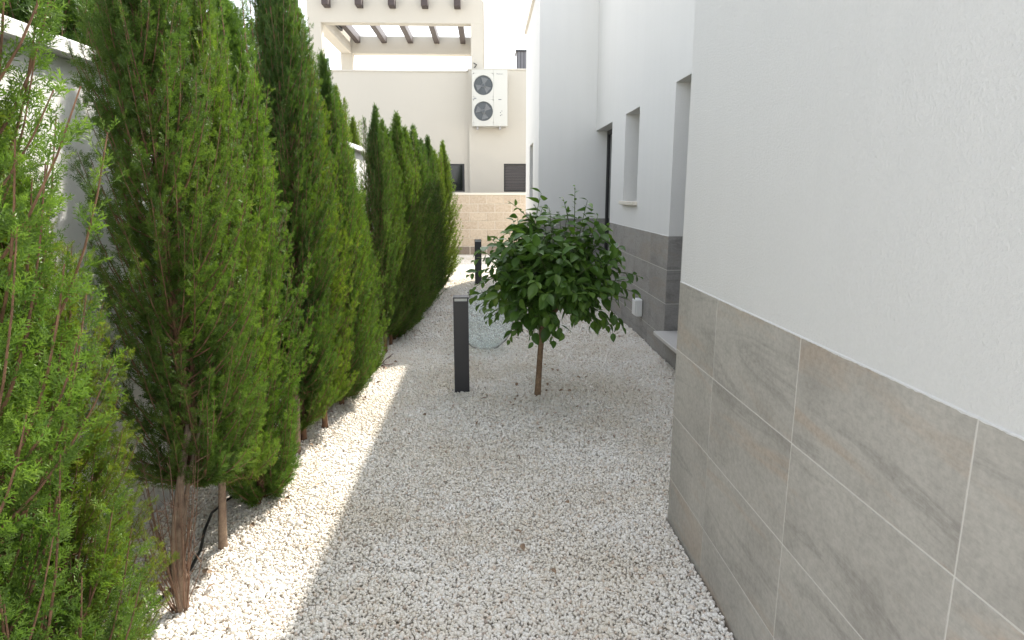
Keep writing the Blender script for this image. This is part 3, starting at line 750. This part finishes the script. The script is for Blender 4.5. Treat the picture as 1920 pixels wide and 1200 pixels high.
palm(-3.1, 8.3, 2.75, 'fan palm with one frond tip touching the left side of the pergola', 5, 13, .9)

# ---------------------------------------------------------------- lemon tree
M_lem = leaf_mat('lemon_leaf', [(0, (.040, .085, .018)), (.45, (.070, .145, .027)), (.8, (.13, .22, .04)), (1, (.26, .34, .08))], .28, .38, .4, False, 5)
M_lbark = mat('lemon_bark', (.24, .15, .09), .85); nz = noise(M_lbark, 40, 5, .7)
L(M_lbark, ramp(M_lbark, [(.3, (.13, .08, .05)), (.7, (.30, .20, .12))], nz), B(M_lbark).inputs['Base Color']); bump(M_lbark, nz, .5, .008)
lt = empty('lemon_tree', 'small lemon tree with round leafy crown on a thin brown trunk in the gravel', 'tree', (.355, 4.38, 0))
rng = np.random.default_rng(5)
def leaf_tpl(rng):
    nl, nw = 6, 2; V = []; F = []
    fold = rng.uniform(.15, .5); droop = rng.uniform(.1, .45)
    for i in range(nl+1):
        t = i/nl; w_ = .28*math.sin(math.pi*min(1, t*1.0)**.82)**.9+.004
        if i == nl: w_ = .004
        for j_ in range(-nw, nw+1):
            s_ = j_/nw; V.append((s_*w_, t-.5*droop*t*t*.3, abs(s_)*w_*fold-droop*t*t*.55+.012*math.sin(9*t+2*s_)))
    k = 2*nw+1
    for i in range(nl):
        for j_ in range(2*nw): F.append([i*k+j_, i*k+j_+1, (i+1)*k+j_+1, (i+1)*k+j_])
    return np.array(V), np.array(F)
LT = [leaf_tpl(rng) for _ in range(8)]
LP = []; LD = []; LS = []; LR = []
tw = MB(); TW = []
fork = np.array([.035, -.0, .52])
tw_tr = MB().tube([(0, 0, -.02), (.004, 0, .02), (.012, 0, .18), (.022, .0, .36), tuple(fork)], [.030, .024, .021, .020, .022], 12)
limbs = []
for k in range(7):
    a = k*.9+rng.normal(0, .2); rr_ = rng.uniform(.12, .24); e = fork+np.array([math.cos(a)*rr_, math.sin(a)*rr_, rng.uniform(.12, .34)])
    mid = (fork+e)/2+np.array([0, 0, -.02]); tw_tr.tube([tuple(fork), tuple(mid), tuple(e)], [.015, .012, .009], 8); limbs.append(e)
CC = np.array([.085, 0, .885])
def shoot(s0, e0, nl, sz, up_=0.0, light=0.):
    s0 = np.array(s0); e0 = np.array(e0); c0 = (s0+e0)/2+np.array([0, 0, .04])
    tw.tube([tuple((1-t)**2*s0+2*t*(1-t)*c0+t*t*e0) for t in np.linspace(0, 1, 6)], [.004, .0035, .003, .0026, .002, .0014], 5, False)
    L0 = np.linalg.norm(e0-s0)
    for q in range(nl):
        t = max(.15, 1-(q*.028+.0)/max(L0, .05)) if q else 1.0
        p = (1-t)**2*s0+2*t*(1-t)*c0+t*t*e0; tg = (e0-c0); tg /= np.linalg.norm(tg)
        a = q*2.4+rng.uniform(-.4, .4); u = np.cross(tg, [.3, .2, 1]); u /= np.linalg.norm(u); v = np.cross(tg, u)
        sd = u*math.cos(a)+v*math.sin(a)
        d = tg*rng.uniform(.35, .8)+sd*rng.uniform(.6, 1)+np.array([0, 0, -.42+up_])
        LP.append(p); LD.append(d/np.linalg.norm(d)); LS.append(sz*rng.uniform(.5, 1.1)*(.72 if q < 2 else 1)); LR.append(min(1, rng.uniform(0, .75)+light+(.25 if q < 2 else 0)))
NT = 300
for k in range(NT):
    a = k*2.39996; h = 1-2*(k+.5)/NT; rxy = math.sqrt(1-h*h)
    if h < -.80: continue
    f_ = rng.uniform(.68, 1.08)*(1+.13*math.sin(3*a+1)+.10*math.sin(5*h*3+2*a))
    if k % 4 == 0: f_ *= .6
    R3 = np.array([.52, .48, .50 if h > 0 else .46])
    tip = CC+np.array([math.cos(a)*rxy, math.sin(a)*rxy, h])*R3*f_
    if h < 0: tip[2] += -.0
    b = min(limbs, key=lambda q: np.linalg.norm(q-tip)); dr = (tip-b)
    s0 = b if rng.uniform() < .35 else b+dr*.35
    shoot(s0, tip, int(rng.integers(7, 12)), .116)
# distinct shoots: two light upright ones, drooping ones at lower left and right
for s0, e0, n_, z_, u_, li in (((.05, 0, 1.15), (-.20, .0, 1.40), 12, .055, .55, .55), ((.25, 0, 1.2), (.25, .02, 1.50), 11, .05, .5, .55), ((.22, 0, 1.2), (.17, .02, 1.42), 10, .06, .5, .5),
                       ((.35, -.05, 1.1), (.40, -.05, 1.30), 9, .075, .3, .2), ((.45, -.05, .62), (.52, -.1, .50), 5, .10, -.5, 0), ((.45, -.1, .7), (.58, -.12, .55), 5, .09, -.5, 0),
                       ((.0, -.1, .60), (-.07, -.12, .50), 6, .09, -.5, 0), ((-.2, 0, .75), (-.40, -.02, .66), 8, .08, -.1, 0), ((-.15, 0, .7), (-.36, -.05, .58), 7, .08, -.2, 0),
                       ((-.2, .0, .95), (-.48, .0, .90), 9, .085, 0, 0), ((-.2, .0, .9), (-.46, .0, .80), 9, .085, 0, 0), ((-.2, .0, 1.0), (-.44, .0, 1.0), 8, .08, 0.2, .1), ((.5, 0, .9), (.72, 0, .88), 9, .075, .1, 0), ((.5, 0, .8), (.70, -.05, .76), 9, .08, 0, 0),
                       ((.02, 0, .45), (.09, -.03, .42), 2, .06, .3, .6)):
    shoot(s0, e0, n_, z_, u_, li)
LP = np.array(LP); LD = np.array(LD); LS = np.array(LS); n = len(LP)
upv = np.array([0, 0, 1.])+rng.normal(0, .38, (n, 3)); X = np.cross(LD, upv); X /= np.linalg.norm(X, axis=1)[:, None]; Z = np.cross(X, LD)
VV = []; FF = []; RR = []; o = 0; wh = rng.integers(0, 8, n); LRa = np.array(LR)
for w_ in range(8):
    v, f = LT[w_]; idx = np.where(wh == w_)[0]
    T_ = v[None]*LS[idx][:, None, None]
    G_ = LP[idx][:, None]+T_[:, :, :1]*X[idx][:, None]+T_[:, :, 1:2]*LD[idx][:, None]+T_[:, :, 2:]*Z[idx][:, None]
    VV.append(G_.reshape(-1, 3)); FF.append((f[None]+o+np.arange(len(idx))[:, None, None]*len(v)).reshape(-1, 4)); o += len(idx)*len(v)
    RR.append(np.repeat(LRa[idx], len(v)))
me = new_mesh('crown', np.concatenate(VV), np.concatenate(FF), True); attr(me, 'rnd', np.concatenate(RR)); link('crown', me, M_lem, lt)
trk = tw_tr.build('trunk', M_lbark, lt, True)
tw.build('twigs', mat('green_twig', (.07, .10, .03), .7), trk, True)

# ---------------------------------------------------------------- small things on the gravel
hz = MB(); pts = [(-1.20+.05*math.sin(k*.9), 1.0+.14*k, .035+.008*math.sin(k*1.7)) for k in range(34)]
hz.tube(pts, .006, 6); tag(hz.build('drip_hose', M_black, smooth=True), 'black drip irrigation hose lying along the foot of the cypress hedge', 'hose')
# dead brown plant at the foot of the hedge
dp = MB(); rn = random.Random(9)
for k in range(46):
    a = rn.uniform(0, 6.28); el = rn.uniform(.3, 1.4); l = rn.uniform(.07, .2); d = Vector((math.cos(a)*math.cos(el), math.sin(a)*math.cos(el), math.sin(el)))
    p0 = Vector((0, 0, .0)); p1 = d*l*.6; p2 = d*l+Vector((0, 0, -.02)); dp.tube([p0, p1, p2], [.003, .002, .001], 4, False)
    sd = d.cross(Vector((0, 0, 1))).normalized()*.009; i0 = len(dp.V); dp.V += [tuple(p1), tuple(p1*.5+p2*.5-sd), tuple(p2+d*.02), tuple(p1*.5+p2*.5+sd)]; dp.F.append([i0, i0+1, i0+2, i0+3])
tag(dp.build('dead_shrub', mat('dead_brown', (.11, .05, .03), .9), loc=(-.93, 5.22, .01)), 'small dead reddish brown shrub at the foot of the hedge', 'shrub')
# brown twiggy growth round the split trunk
bt = MB()
for k in range(46):
    a = rn.uniform(0, 6.28); l = rn.uniform(.15, .5); r = rn.uniform(.01, .07)
    p0 = Vector((math.cos(a)*.02, math.sin(a)*.02, rn.uniform(.0, .2))); p1 = p0+Vector((math.cos(a)*r, math.sin(a)*r, l*.5)); p2 = p1+Vector((math.cos(a)*r*.5, math.sin(a)*r*.5, l*.5))
    bt.tube([p0, p1, p2], [.0022, .0016, .0008], 4, False)
    for j_ in range(3):
        q = p1.lerp(p2, rn.random()); e = q+Vector((rn.uniform(-.04, .04), rn.uniform(-.04, .04), rn.uniform(.01, .05))); bt.tube([q, e], [.0015, .0008], 3, False)
tree3 = [o_ for o_ in bpy.data.objects if o_.get('label', '').startswith('tall dark cypress with a bare')][0]
bt.build('dead_twigs', mat('dead_twig', (.20, .12, .08), .9), tree3)
# fallen leaves
FLV = [Vector(v) for v in LT[0][0]]; lm = new_mesh('fallen_leaf', LT[0][0], LT[0][1], True); lm.materials.append(mat('dry_leaf', (.25, .17, .11), .8))
for k in range(60):
    if 34 <= k: x, y = -.98+rn.gauss(0, .1), rn.uniform(1.9, 5.4)
    elif k < 20: x, y = .35+rn.gauss(0, .3), 4.4+rn.gauss(0, .35)
    else: x, y = rn.uniform(-.9, .7), rn.uniform(2, 5)
    o_ = bpy.data.objects.new('fallen_leaf', lm); COL.objects.link(o_); o_.location = (x, y, .042); s_ = rn.uniform(.02, .045); o_.scale = (s_, s_, s_)
    o_.rotation_euler = (rn.uniform(-.5, .5), rn.uniform(-.6, .6), rn.uniform(0, 6.28)); tag(o_, 'small dry brown leaf lying on the white gravel', 'leaf', 'dry leaves on the gravel')
